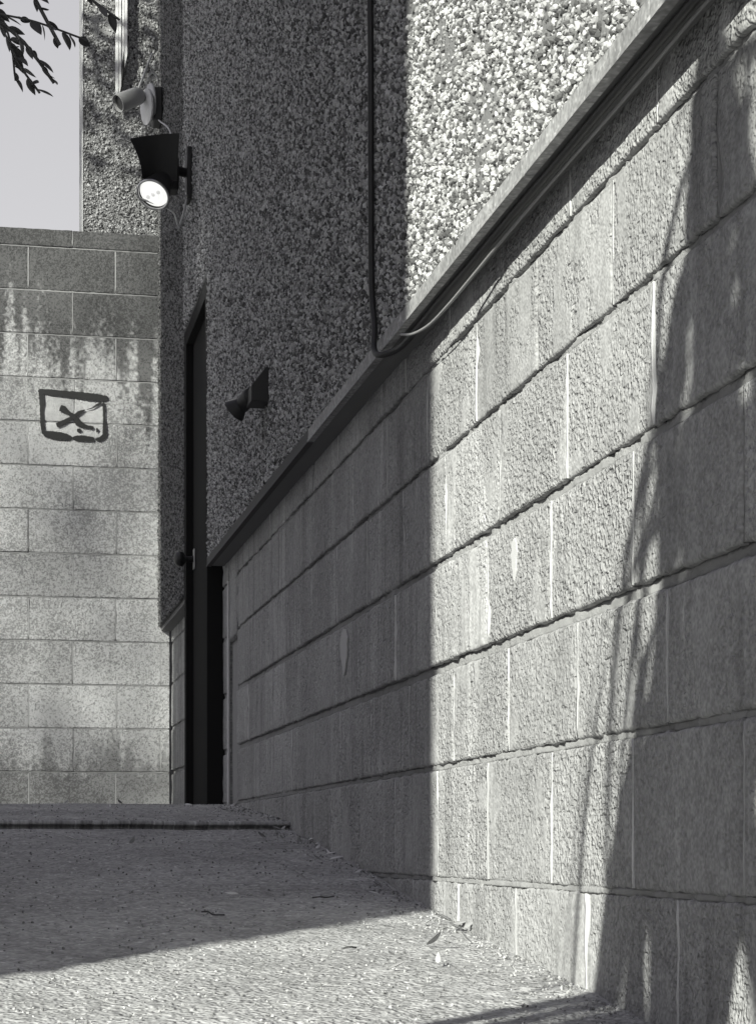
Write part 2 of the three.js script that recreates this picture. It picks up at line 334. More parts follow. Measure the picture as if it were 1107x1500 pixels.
// the brush-painted mark: a crossed-out panel
{
  const mk = thing('painted_mark', 'black brush-painted box with an X on the stained block wall', 'graffiti', P(0.40, 1.9, BACK));
  const SC = 1 / 316, q = (cx, cy) => { const px = 40 + cx * 0.12647, py = 560 + cy * 0.12647; return [0.873 + (px - 253) * SC * 0.985, (1241 + (px - 253) * -0.04 - py) * SC]; };
  const paint = grey(0.035, 0.8);
  const flat = (name, pts, mat, w) => {
    const sh = new THREE.Shape(); pts.forEach(([x, y], i) => sh[i ? 'lineTo' : 'moveTo'](x, y));
    const g = new THREE.ExtrudeGeometry(sh, { depth: 0.0012, bevelEnabled: false }); const p = P(0, 0, BACK - w); g.translate(0, p.y, p.z); return part(name, g, mat, mk);
  };
  const stroke = (name, ctr, k) => {   // ctr: [cx, cy, half width] along the brush
    const C = ctr.map(([x, y, r]) => [...q(x, y), r * 0.14 * SC]), left = [], right = [], N = 14;
    const curve = new THREE.CatmullRomCurve3(C.map(([x, y, r]) => new THREE.Vector3(x, y, r)), false, 'catmullrom', 0.3);
    const M = N * (C.length - 1);
    for (let i = 0; i <= M; i++) {
      const p = curve.getPoint(i / M), d = curve.getTangent(i / M); d.z = 0; d.normalize();
      const cap = Math.sqrt(clamp(Math.min(i, M - i) / 4 + 0.25)), r = p.z * cap;
      const j = () => r * (1 + 0.28 * (rnd() - 0.5));
      let a = j(), b = j(); left.push([p.x - d.y * a, p.y + d.x * a]); right.push([p.x + d.y * b, p.y - d.x * b]);
    }
    flat(name, left.concat(right.reverse()), paint, 0.0055 + k * 0.0003);
  };
  stroke('border_stroke', [[140, 232, 20], [300, 240, 33], [600, 246, 36], [800, 255, 40], [945, 255, 26]], 0);
  stroke('border_stroke', [[175, 235, 26], [185, 350, 27], [182, 470, 18], [188, 600, 22], [205, 725, 20]], 1);
  stroke('border_stroke', [[205, 715, 30], [320, 728, 42], [440, 735, 38], [535, 742, 15]], 2);
  stroke('border_stroke', [[535, 742, 15], [620, 738, 33], [700, 738, 30], [785, 738, 24]], 3);
  stroke('border_stroke', [[800, 736, 14], [860, 728, 24], [905, 680, 25], [905, 580, 20], [900, 480, 10], [898, 380, 14], [893, 300, 10]], 4);
  stroke('cross_stroke', [[390, 405, 34], [430, 420, 34], [500, 465, 20], [560, 500, 28], [610, 570, 33], [690, 600, 20], [780, 606, 18]], 5);
  stroke('cross_stroke', [[350, 610, 24], [400, 590, 27], [480, 540, 22], [560, 490, 20], [620, 440, 18], [680, 408, 5]], 6);
  stroke('cross_stroke', [[700, 402, 3], [760, 380, 5], [800, 352, 10], [870, 305, 12]], 7);
  stroke('paint_drip', [[585, 648, 14], [612, 648, 20], [640, 650, 10]], 5);
  stroke('paint_drip', [[815, 605, 6], [822, 630, 14], [812, 655, 4]], 6);
}

// ---------------------------------------------------------------- the pebbledash building above the wall
const chipGeo = (() => { const g = new THREE.IcosahedronGeometry(1, 0), p = g.attributes.position; for (let i = 0; i < p.count; i++) { const k = 0.72 + 0.5 * hash(Math.round(p.getX(i) * 50), Math.round(p.getY(i) * 50), Math.round(p.getZ(i) * 50)); p.setXYZ(i, p.getX(i) * k, p.getY(i) * k, p.getZ(i) * k); } g.computeVertexNormals(); return g; })();
const chipMat = new THREE.MeshStandardMaterial({ color: 0xffffff, roughness: 0.85 });
function chips(parent, frame, u0, u1, v0, vMax, density, size, tone) {
  const list = [], area = (u1 - u0) * (Math.max(vMax(u0), vMax(u1)) - v0), N = Math.round(area * density);
  for (let i = 0; i < N; i++) { const u = rr(u0, u1), v = rr(v0, Math.max(vMax(u0), vMax(u1))); if (v < vMax(u) && !(fb(u * 5, v * 5, 95) > 0.74 && rnd() < 0.75)) list.push([u, v]); }
  const m = new THREE.InstancedMesh(chipGeo, chipMat, list.length), o = new THREE.Object3D(), c = new THREE.Color(), root = baseOf.get(parent);
  list.forEach(([u, v], i) => {
    const r = size * (0.45 + 1.25 * Math.pow(rnd(), 1.7));
    o.position.copy(frame.at(u, v, r * rr(-0.1, 0.35))).sub(root); o.rotation.set(rnd() * 6.3, rnd() * 6.3, rnd() * 6.3); o.scale.set(r * rr(0.8, 1.3), r * rr(0.6, 1), r * rr(0.8, 1.2)); o.updateMatrix();
    m.setMatrixAt(i, o.matrix); const k = tone * (rnd() < 0.4 ? rr(0.14, 0.55) : rr(0.8, 1.75)); m.setColorAt(i, c.setRGB(k, k, k));
  });
  m.name = 'stone_chips'; m.userData.kind = 'stuff'; m.castShadow = m.receiveShadow = true; parent.add(m);
}
const house = thing('pebbledash_building', 'pebbledash building overhanging the block wall, with metal drip strip and dark soffit', 'building', P(2.5, -0.5, 3));
const dashFrame = { at: (u, v, w) => P(DASH - w, v, u), flip: true };
const DB = 1.05, TOP = 5.0;            // foot and head of the pebbledash
{
  part('pebbledash_panel', box(DASH, 4.5, DB, TOP, -1.2, 7.292), dashBase, house);
  part('pebbledash_panel', box(DASH + 0.002, 4.5, 2.085, TOP, 7.292, 8.157), dashBase, house);
  part('pebbledash_panel', box(DASH, 4.5, DB - 0.03, TOP, 8.157, BACK - 0.005), dashDark, house, 'darker pebbledash beyond the door');  // far panel in a darker tone than the rest of the dash
  const lim = (u) => Math.min(TOP, 0.43 * (u + 0.2) + 0.75);
  chips(house, dashFrame, 1.7, 7.292, DB, lim, 22000, 0.0043, 0.32);
  chips(house, dashFrame, 7.292, 8.157, 2.09, lim, 20000, 0.0043, 0.32);
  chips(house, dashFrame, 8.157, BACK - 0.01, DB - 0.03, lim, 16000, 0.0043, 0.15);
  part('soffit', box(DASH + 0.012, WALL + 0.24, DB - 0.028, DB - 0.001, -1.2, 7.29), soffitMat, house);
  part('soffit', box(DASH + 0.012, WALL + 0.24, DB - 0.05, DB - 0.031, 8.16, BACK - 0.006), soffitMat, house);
  // drip strip in lengths, each a folded angle
  let a = -1.2; for (const b of [0.8, 2.95, 5.0, 7.29]) {
    const g = mergeGeometries([box(DASH - 0.004, DASH + 0.0105, DB - 0.032, DB - 0.0005, a + 0.001, b - 0.001), box(DASH - 0.0065, DASH - 0.0042, DB - 0.033, DB - 0.027, a + 0.002, b - 0.002)]);
    part('drip_strip', g, b > 7 ? stripShadeMat : stripMat, house); a = b;  // far length coloured dark, standing in for the shade it fades into
  }
  part('eave', box(DASH - 0.22, 4.8, TOP + 0.002, TOP + 0.16, -1.3, BACK + 0.1), roofMat, house);
  part('roof', box(DASH - 0.3, 4.9, TOP + 0.164, TOP + 0.5, -1.3, BACK + 0.1), roofMat, house);
}
// taller wing of the building behind the cross wall
const wing = thing('pebbledash_wing', 'far pebbledash wing rising behind the stained block wall', 'building', P(2.2, 0.1, 10.0));
{
  const F = { at: (u, v, w) => P(u, v, 9.9 - w), flip: false };
  part('pebbledash_panel', box(0.497, 4.5, 0.1, 5.7, 9.9, 10.3), dashPale, wing);
  part('corner_bead', box(0.491, 0.4965, 0.1, 5.7, 9.894, 9.92), sealMat, wing);
  chips(wing, F, 0.499, 1.35, 2.6, () => 5.2, 24000, 0.0046, 0.40);
  part('roof', box(0.38, 4.7, 5.702, 5.9, 9.75, 10.4), roofMat, wing);
}
// ribbed white bracket on the wing
{
  const g = thing('awning_bracket', 'narrow tapering white ribbed bracket hanging on the far pebbledash wing', 'bracket', P(0.69, 3.6, 9.87));
  const pane = (x0, x1, h0, h1, w) => { const s = new THREE.Shape(); s.moveTo(x0, h1); s.lineTo(x1, h1); s.lineTo(x1, h0[1]); s.lineTo(x0, h0[0]); s.closePath(); const e = new THREE.ExtrudeGeometry(s, { depth: w, bevelEnabled: false }); const p = P(0, 0, 9.87); e.translate(0, p.y, p.z); return e; };
  const X = (px) => 0.497 + (px - 122) / 300, H = (py) => (1241 - py) / 299;
  [[168, 171.5], [172.5, 176], [177, 180], [181, 184.8]].forEach(([a, b], i) => {
    const cut = (px) => H(160 - (px - 171) * 5.2);
    part('rib', pane(X(a), X(b), [Math.max(H(160), 0) * 0 + cut(Math.max(a, 171)), cut(b)], H(-12), i === 3 ? 0.03 : 0.018 + 0.006 * (i & 1)), grey(0.8, 0.6), g);
  });
  part('edge_rod', rod(P(X(185.5), H(60), 9.855), P(X(171), H(168), 9.855), 0.009), black, g);
}

// ---------------------------------------------------------------- door
const door = thing('door', 'plain black door in a black frame beneath the floodlight', 'door', P(WALL, 0.15, 7.75));
{
  const g0 = 0.13, top = 2.08, t0 = 7.335, t1 = 8.152;
  part('door_leaf', box(DASH + 0.030, DASH + 0.075, g0 + 0.012, top - 0.062, t0 + 0.062, t1 - 0.062, 0.003), doorMat, door);
  part('jamb', box(DASH + 0.001, WALL + 0.06, g0, top, t0, t0 + 0.06, 0.003), frameMat, door);
  part('jamb', box(DASH + 0.001, WALL + 0.06, g0, top, t1 - 0.06, t1, 0.003), frameMat, door);
  part('head', box(DASH + 0.001, WALL + 0.06, top - 0.06, top - 0.001, t0 + 0.061, t1 - 0.061, 0.003), frameMat, door);
  part('threshold', box(DASH + 0.02, WALL + 0.06, g0 - 0.02, g0 + 0.010, t0 + 0.061, t1 - 0.061, 0.002), greyPlastic, door);
  part('wall_lining', box(DASH + 0.08, WALL + 0.3, g0, top + 0.1, 7.20, 8.30), greyPlastic, door);
  const kt = t1 - 0.12, kx = DASH + 0.029;
  const plate = part('lock_plate', box(kx - 0.005, kx, 1.11, 1.19, kt - 0.022, kt + 0.022, 0.002), chrome, door);
  part('knob', lathe([[0.0001, 0], [0.014, 0], [0.011, 0.018], [0.012, 0.03], [0.027, 0.04], [0.031, 0.055], [0.027, 0.068], [0.014, 0.076], [0.0001, 0.077]], P(kx - 0.005, 1.15, kt), new THREE.Vector3(-1, 0, 0)), blackSatin, door, 'black door knob');
}

// ---------------------------------------------------------------- floodlight, aerial camera, wall fitting, cables
{
  const F = thing('floodlight', 'lit round floodlight in a black hood above the door', 'lamp', P(DASH, 2.5, 7.85));
  const lamp = P(DASH - 0.160, 2.495, 7.70);                     // middle of the lens
  const dir = new THREE.Vector3(-0.38, -0.74, 0.55).normalize(); // where it shines
  const up = new THREE.Vector3(0, 1, 0), side = new THREE.Vector3().crossVectors(dir, up).normalize(), u2 = new THREE.Vector3().crossVectors(side, dir);
  const at = (a, s, u) => lamp.clone().addScaledVector(dir, a).addScaledVector(side, s).addScaledVector(u2, u);
  part('mounting_plate', box(DASH - 0.024, DASH - 0.004, 2.52, 2.72, 7.80, 7.90, 0.006), black, F);
  part('bracket_arm', mergeGeometries([rod(P(DASH - 0.02, 2.63, 7.85), P(DASH - 0.085, 2.63, 7.82), 0.018), rod(P(DASH - 0.085, 2.655, 7.82), P(DASH - 0.085, 2.585, 7.82), 0.022)]), black, F);
  part('housing', lathe([[0.0001, -0.12], [0.03, -0.118], [0.040, -0.10], [0.046, -0.06], [0.058, -0.02], [0.064, 0.012], [0.060, 0.012], [0.057, -0.010], [0.0001, -0.012]], lamp, dir, 40), black, F);
  part('rim', new THREE.TorusGeometry(0.062, 0.0048, 10, 48).applyQuaternion(new THREE.Quaternion().setFromUnitVectors(new THREE.Vector3(0, 0, 1), dir)).translate(...at(0.012, 0, 0).toArray()), chrome, F);
  const lensMat = new THREE.MeshStandardMaterial({ color: new THREE.Color().setRGB(0.7, 0.7, 0.7), roughness: 0.25, emissive: new THREE.Color(1, 1, 0.97), emissiveIntensity: 0.42 });
  part('lens', lathe([[0.0001, 0.012], [0.02, 0.0115], [0.022, 0.0135], [0.025, 0.0105], [0.036, 0.008], [0.038, 0.010], [0.041, 0.006], [0.057, 0.0]], lamp, dir, 40), lensMat, F);
  for (const k of [-1, 0, 1]) part('led', new THREE.SphereGeometry(0.0095, 14, 10).translate(...at(0.008, k * 0.024, -k * 0.006).toArray()), new THREE.MeshStandardMaterial({ color: new THREE.Color().setRGB(0.7, 0.7, 0.7), emissive: new THREE.Color(1, 1, 0.97), emissiveIntensity: 0.25 }), F);
  { // flared black barn-door flap rising from the rim
    const Q = [[-0.046, 0.050, 0.012], [0.088, 0.058, -0.012], [-0.098, 0.172, 0.085], [0.090, 0.212, 0.065]], NA = 14, NB = 8, pos = [], idx = [], M = (NA + 1) * (NB + 1);
    for (const off of [0, 0.004]) for (let b = 0; b <= NB; b++) for (let a = 0; a <= NA; a++) {
      const u = a / NA, v = b / NB, L = (k) => (Q[0][k] * (1 - u) + Q[1][k] * u) * (1 - v) + (Q[2][k] * (1 - u) + Q[3][k] * u) * v;
      const bow = Math.sin(Math.PI * u), side = Math.sin(Math.PI * v);
      pos.push(lamp.x + L(0) + 0.010 * side * (1 - u), lamp.y + L(1) + 0.014 * bow * v, lamp.z + L(2) - 0.03 * bow - off);
    }
    for (let b = 0; b < NB; b++) for (let a = 0; a < NA; a++) { const i = b * (NA + 1) + a, j = i + M; idx.push(i, i + 1, i + NA + 1, i + 1, i + NA + 2, i + NA + 1, j, j + NA + 1, j + 1, j + 1, j + NA + 1, j + NA + 2); }
    for (let a = 0; a < NA; a++) for (const i of [a, NB * (NA + 1) + a]) idx.push(i, i + M, i + 1, i + 1, i + M, i + 1 + M);
    for (let b = 0; b < NB; b++) for (const i of [b * (NA + 1), b * (NA + 1) + NA]) idx.push(i, i + NA + 1, i + M, i + NA + 1, i + NA + 1 + M, i + M);
    const g = new THREE.BufferGeometry(); g.setAttribute('position', new THREE.Float32BufferAttribute(pos, 3)); g.setIndex(idx);
    part('hood', g.toNonIndexed(), black, F).geometry.computeVertexNormals();
  }
  part('junction_body', box(DASH - 0.125, DASH - 0.055, 2.545, 2.675, 7.79, 7.88, 0.012), black, F);
  for (const [h, t] of [[2.54, 7.82], [2.70, 7.88], [2.54, 7.88], [2.70, 7.82]]) part('screw', rod(P(DASH - 0.024, h, t), P(DASH - 0.028, h, t), 0.005), chrome, F);
  part('stay_wire', tube([at(0.01, 0.056, -0.01), P(DASH - 0.085, 2.44, 7.74), P(DASH - 0.062, 2.395, 7.76), P(DASH - 0.052, 2.41, 7.77), P(DASH - 0.02, 2.53, 7.83)], 0.0042, 60, 8), wireMat, F);
  const L = new THREE.SpotLight(new THREE.Color(1, 1, 0.97), 0.5, 12, 1.15, 0.6, 2); L.name = 'flood_beam'; L.position.copy(at(0.03, 0, 0)); L.target.position.copy(at(2, 0, 0)); L.castShadow = true; L.shadow.radius = 2.5; scene.add(L, L.target);

  const C = thing('security_camera', 'small grey cylinder camera with aerial on a pale round plate', 'camera', P(DASH, 3.3, 9.12));
  part('junction_box', box(DASH - 0.045, DASH - 0.005, 3.27, 3.42, 9.07, 9.19, 0.008), grey(0.05, 0.6), C);
  part('round_plate', lathe([[0.0001, 0], [0.08, 0], [0.086, 0.006], [0.082, 0.018], [0.05, 0.026], [0.0001, 0.027]], P(DASH - 0.046, 3.36, 9.12), new THREE.Vector3(-1, -0.06, 0.12)), whitePlastic, C);
  part('foam_gasket', lathe([[0.0001, -0.004], [0.072, -0.004], [0.078, 0.012], [0.0001, 0.014]], P(DASH - 0.066, 3.335, 9.10), new THREE.Vector3(-1, -0.1, 0.25)), whitePlastic, C);
  part('arm', mergeGeometries([rod(P(DASH - 0.07, 3.375, 9.10), P(DASH - 0.105, 3.368, 9.09), 0.011), rod(P(DASH - 0.07, 3.38, 9.10), P(DASH - 0.078, 3.378, 9.10), 0.022)]), greyPlastic, C);
  const ca = P(DASH - 0.105, 3.385, 9.10), cd = new THREE.Vector3(-0.80, -0.48, 0.34).normalize();
  part('body', lathe([[0.0001, -0.012], [0.028, -0.01], [0.036, 0.002], [0.040, 0.02], [0.041, 0.125], [0.036, 0.125], [0.034, 0.10]], ca, cd, 30), greyPlastic, C);
  part('lens', lathe([[0.0001, 0.112], [0.034, 0.112], [0.034, 0.104], [0.0001, 0.103]], ca, cd, 30), blackSatin, C);
  part('aerial', mergeGeometries([rod(P(DASH - 0.115, 3.405, 9.10), P(DASH - 0.052, 3.565, 9.08), 0.0055, 0.0045), rod(P(DASH - 0.118, 3.395, 9.10), P(DASH - 0.113, 3.412, 9.10), 0.009, 0.007), new THREE.SphereGeometry(0.0065, 10, 8).translate(...P(DASH - 0.052, 3.566, 9.08).toArray()).toNonIndexed()].map((g) => g.index ? g.toNonIndexed() : g)), wireMat, C);
  part('lead', tube([P(DASH - 0.078, 3.40, 9.09), P(DASH - 0.07, 3.455, 9.09), P(DASH - 0.048, 3.485, 9.09), P(DASH - 0.028, 3.465, 9.09), P(DASH - 0.024, 3.41, 9.09)], 0.0032, 40, 6), wireMat, C);

  const W = thing('lamp_cable', 'thin pale cable dropping from the camera to the floodlight hood', 'cable', P(DASH - 0.03, 2.7, 8.6));
  part('cable', tube([P(DASH - 0.022, 3.28, 9.10), P(DASH - 0.03, 3.2, 8.9), P(DASH - 0.045, 2.95, 8.3), P(DASH - 0.065, 2.70, 7.86)], 0.0034, 50, 6), wireMat, W);
}
{ // the small dark fitting half way along the pebbledash
  const F = thing('wall_spotlight', 'small black spotlight with flared end on the shaded pebbledash', 'lamp', P(DASH, 1.3, 5.85));
  const prism = (sec, t0, t1, f) => { const s = new THREE.Shape(); sec.forEach(([o, h], i) => s[i ? 'lineTo' : 'moveTo'](-o, h)); const g = new THREE.ExtrudeGeometry(s, { depth: t1 - t0, bevelEnabled: true, bevelSize: 0.002, bevelThickness: 0.002, bevelSegments: 2 }); const p = P(DASH, f, t1); g.translate(p.x, p.y, p.z); return g; };
  part('bracket_hood', prism([[0.002, 0.01], [0.002, 0.115], [0.018, 0.095], [0.052, 0.05], [0.052, 0.01]], 5.70, 5.80, 1.265), black, F);
  part('lamp_barrel', lathe([[0.0001, 0], [0.019, 0], [0.023, 0.012], [0.023, 0.075], [0.018, 0.08], [0.0001, 0.081]], P(DASH - 0.043, 1.309, 5.775), new THREE.Vector3(-0.25, -0.25, -1)), black, F);
  part('flared_rim', lathe([[0.018, 0], [0.022, 0.012], [0.036, 0.038], [0.037, 0.041], [0.033, 0.041], [0.018, 0.012]], P(DASH - 0.058, 1.298, 5.835), new THREE.Vector3(-0.6, -0.55, -0.5)), black, F);
}
{ // cables
  const A = thing('black_cable', 'thick black cable running down the pebbledash and under the drip strip', 'cable', P(DASH, 1.0, 4.0));
  const pts = []; for (let i = 0; i <= 9; i++) { const h = 3.4 - (3.4 - 1.15) * i / 9; pts.push(P(DASH - 0.014, h, 4.16 - 0.085 * step(0.4, 1, i / 9) * 0.6 + 0.012 * (n2(i * 0.9, 3, 77) - 0.5))); }
  pts.push(P(DASH - 0.015, 1.07, 4.075), P(DASH - 0.02, 1.022, 4.055), P(DASH - 0.016, 1.001, 4.02), P(DASH + 0.010, 1.002, 3.97), P(DASH + 0.022, 1.010, 3.85), P(DASH + 0.023, 1.012, 3.72), P(DASH + 0.023, 1.013, 3.6));
  for (const [t, h] of [[3.45, 1.012], [3.3, 1.012], [3.1, 1.013], [2.9, 1.012], [2.6, 1.013], [2.3, 1.012], [1.9, 1.013], [1.2, 1.012], [0, 1.013], [-1, 1.013]]) pts.push(P(DASH + 0.023, h, t));
  part('cable', tube(pts, 0.0066, 400, 10), cableMat, A);
  const B = thing('grey_cable', 'thin pale cable sagging below the drip strip on the sunny side', 'cable', P(DASH, 1.0, 3.3));
  const q = []; for (const [t, h, o] of [[3.86, 1.004, -0.004], [3.78, 0.985, 0.0], [3.66, 0.972, 0.006], [3.52, 0.972, 0.01], [3.4, 0.985, 0.02], [3.2, 1.0, 0.03], [2.9, 1.006, 0.034], [2.6, 1.004, 0.034], [2.2, 1.006, 0.034], [1.4, 1.005, 0.034], [0, 1.006, 0.034], [-1, 1.006, 0.034]]) q.push(P(DASH + o, h, t));
  part('cable', tube(q, 0.0028, 240, 8), grey(0.2, 0.5), B);
}

// ---------------------------------------------------------------- building across the alley: its corner throws the long shadow
{
  const X = -3.2, t0 = 3.853 - (WALL - X) * Math.cos(SUN_AZ) / Math.sin(SUN_AZ), mid = t0 + 2.4, end = 5.28;
  const B = thing('rendered_building', 'plain dark rendered building across the alley, shading the far end', 'building', P(X - 3, -1, t0 + 3.6));
  const render = grey(0.2, 0.95, { bumpMap: blockRelief, bumpScale: 0.002 });
  part('wall', box(X - 2.5, X, -1.2, 5.3, t0, mid), render, B);
  const slab = (h0, h1, o) => { // oblique far end, shaped to let sun past onto the cross wall
    const sh = new THREE.Shape(); sh.moveTo(X - o, mid + 0.002); sh.lineTo(X - o, end); sh.lineTo(X - 2.5, end - 2.5 * 1.1); sh.lineTo(X - 2.5, mid + 0.002); sh.closePath();
    const g = new THREE.ExtrudeGeometry(sh, { depth: h1 - h0, bevelEnabled: false }); g.rotateX(-Math.PI / 2); g.translate(0, h0 + EYE, 0); return boxUV(g);
  };
  part('wall', slab(-1.2, 7.1, 0.004), render, B);
  part('parapet', box(X - 2.5, X - 0.01, 5.302, 5.4, t0 + 0.01, mid), render, B);
  part('parapet', slab(7.102, 7.2, 0.012), render, B);
  for (let s = 0; s < 2; s++) for (let k = 0; k < 2; k++) {
    const t = t0 + 1.0 + k * 3.2, h = 1.0 + s * 2.7, w = part('window', box(X + 0.002, X + 0.05, h, h + 1.5, t, t + 1.1), whitePlastic, B);
    part('pane', box(X + 0.052, X + 0.06, h + 0.07, h + 1.43, t + 0.07, t + 1.03), grey(0.03, 0.1), w);
  }
}

// ---------------------------------------------------------------- plants
function leafGeo(L, W, fold, droop, n = 6) {      // pointed leaf along +x, midrib folded, tip drooping
  const pos = [], idx = [];
  for (let i = 0; i <= n; i++) { const q = i / n, w = W * Math.pow(Math.sin(Math.PI * Math.pow(q, 0.8)), 0.85) * 0.5, y = -droop * q * q * L; pos.push(q * L, y, -w, q * L, y - fold * w, 0, q * L, y, w); }
  for (let i = 0; i < n; i++) { const a = i * 3; idx.push(a, a + 1, a + 3, a + 1, a + 4, a + 3, a + 1, a + 2, a + 4, a + 2, a + 5, a + 4); }
  const g = new THREE.BufferGeometry(); g.setAttribute('position', new THREE.Float32BufferAttribute(pos, 3)); g.setIndex(idx); g.computeVertexNormals(); return g;
}
{ // broadleaf shrub tree whose hanging twigs come into view against the sky
  const T = thing('broadleaf_tree', 'small broadleaf tree, leafy twigs hanging against the sky', 'tree', P(-1.35, -0.02, 5.1));
  const root = baseOf.get(T), bark = grey(0.09, 0.95), leafMat = [0.045, 0.06, 0.08].map((v) => new THREE.MeshStandardMaterial({ color: new THREE.Color().setRGB(v, v, v), roughness: 0.6, side: THREE.DoubleSide }));
  part('trunk', mergeGeometries([rod(P(-1.35, -0.05, 5.1), P(-1.3, 1.0, 5.08), 0.055, 0.045), rod(P(-1.3, 0.98, 5.08), P(-1.12, 2.1, 5.1), 0.045, 0.032)]), bark, T);
  const geos = [leafGeo(0.075, 0.036, 0.35, 0.25), leafGeo(0.062, 0.03, 0.5, 0.5), leafGeo(0.05, 0.028, 0.3, 0.1)];
  let count = 0;
  const leafy = (pts, r, n, tips = 1) => {
    const c = new THREE.CatmullRomCurve3(pts); part('branch', new THREE.TubeGeometry(c, 24, r, 6), bark, T);
    for (let i = 0; i < n; i++) {
      const q = 0.25 + 0.75 * (i + rnd() * 0.6) / n, p = c.getPoint(Math.min(1, q)), m = new THREE.Mesh(geos[i % 3], leafMat[Math.floor(rnd() * 3)]);
      m.name = 'leaf'; m.position.copy(p).sub(root); const d = c.getTangent(Math.min(1, q));
      m.rotation.order = 'YZX'; m.rotation.set(rr(-0.9, 0.9), Math.atan2(-d.z, d.x) + (i & 1 ? 1 : -1) * rr(0.4, 1.2), rr(-1.0, 0.15)); m.scale.setScalar(rr(0.4, 0.75)); m.castShadow = m.receiveShadow = true; T.add(m); count++;
    }
  };
  const B0 = P(-1.12, 2.08, 5.1);
  leafy([P(0.02, 2.04, 5.0), P(0.06, 1.98, 4.98), P(0.10, 1.90, 4.98), P(0.145, 1.84, 4.98)], 0.003, 10);
  leafy([P(-0.05, 2.24, 4.9), P(0.06, 2.19, 4.9), P(0.15, 2.16, 4.9), P(0.22, 2.06, 4.9)], 0.003, 12);
  part('limb', mergeGeometries([rod(B0, P(-1.1, 3.4, 5.3), 0.032, 0.02), rod(P(-1.11, 2.7, 5.2), P(-0.6, 5.3, 6.2), 0.022, 0.012), rod(P(-1.11, 2.9, 5.2), P(-1.7, 5.6, 6.6), 0.022, 0.012), rod(P(-1.1, 3.2, 5.27), P(-0.5, 4.2, 5.0), 0.018, 0.008), rod(P(-1.1, 3.0, 5.25), P(-2.1, 3.9, 4.7), 0.018, 0.01), rod(P(-0.75, 3.4, 5.9), P(-0.7, 5.6, 7.6), 0.014, 0.008)]), bark, T);
  { // unseen crown added over the alley to cut sky light, in clumps of leaves
    const clumps = [], N = 5000; for (let i = 0; i < 70; i++) { const t = rr(3.7, 8.6); clumps.push([rr(-2.7, -0.12), t < 5.5 ? rr(3.0, 5.2) : rr(5.3, 6.4), t, rr(0.18, 0.42)]); }
    const m = new THREE.InstancedMesh(geos[0], leafMat[1], N), o = new THREE.Object3D();
    for (let i = 0; i < N; i++) { const [x, h, t, r] = clumps[i % 70], a = rnd() * 6.28, b = Math.acos(rr(-1, 1)), q = r * Math.cbrt(rr(0.1, 1)); o.position.copy(P(Math.min(-0.05, x + q * Math.sin(b) * Math.cos(a)), h + 0.6 * q * Math.cos(b), t + q * Math.sin(b) * Math.sin(a))).sub(root); o.rotation.set(rr(-0.9, 0.9), rnd() * 6.28, rr(-0.9, 0.4)); o.scale.setScalar(rr(1.0, 1.7)); o.updateMatrix(); m.setMatrixAt(i, o.matrix); }
    m.name = 'crown'; m.userData.kind = 'stuff'; T.add(m);
  }
  leafy([B0, P(-0.7, 2.3, 5.0), P(-0.25, 2.27, 4.95), P(0.08, 2.10, 4.9), P(0.19, 1.93, 4.9)], 0.005, 24);
  leafy([B0, P(-0.6, 2.18, 5.1), P(-0.15, 2.13, 5.05), P(0.09, 1.985, 5.0), P(0.18, 1.875, 5.0)], 0.0045, 22);
  leafy([P(-0.15, 2.13, 5.05), P(0.02, 2.04, 5.0), P(0.13, 2.01, 4.97), P(0.26, 1.965, 4.95)], 0.0025, 12);
  leafy([P(-0.25, 2.27, 4.95), P(0.0, 2.20, 4.9), P(0.18, 2.09, 4.88), P(0.33, 1.985, 4.86)], 0.003, 14);
  leafy([P(-0.25, 2.27, 4.95), P(-0.02, 2.16, 5.1), P(0.07, 2.05, 5.15), P(0.09, 1.93, 5.15)], 0.003, 20);
  leafy([B0, P(-0.8, 2.6, 5.2), P(-0.4, 2.75, 5.1), P(-0.05, 2.6, 5.05), P(0.02, 2.3, 5.0)], 0.005, 26);
  leafy([B0, P(-1.2, 2.6, 5.3), P(-1.0, 3.0, 5.3), P(-0.6, 3.15, 5.2)], 0.014, 26);
  leafy([B0, P(-1.5, 2.4, 5.0), P(-1.9, 2.7, 4.9), P(-2.1, 2.6, 4.8)], 0.012, 24);
  leafy([B0, P(-1.2, 2.4, 4.8), P(-1.2, 2.7, 4.5), P(-1.0, 2.6, 4.2)], 0.012, 24);
}
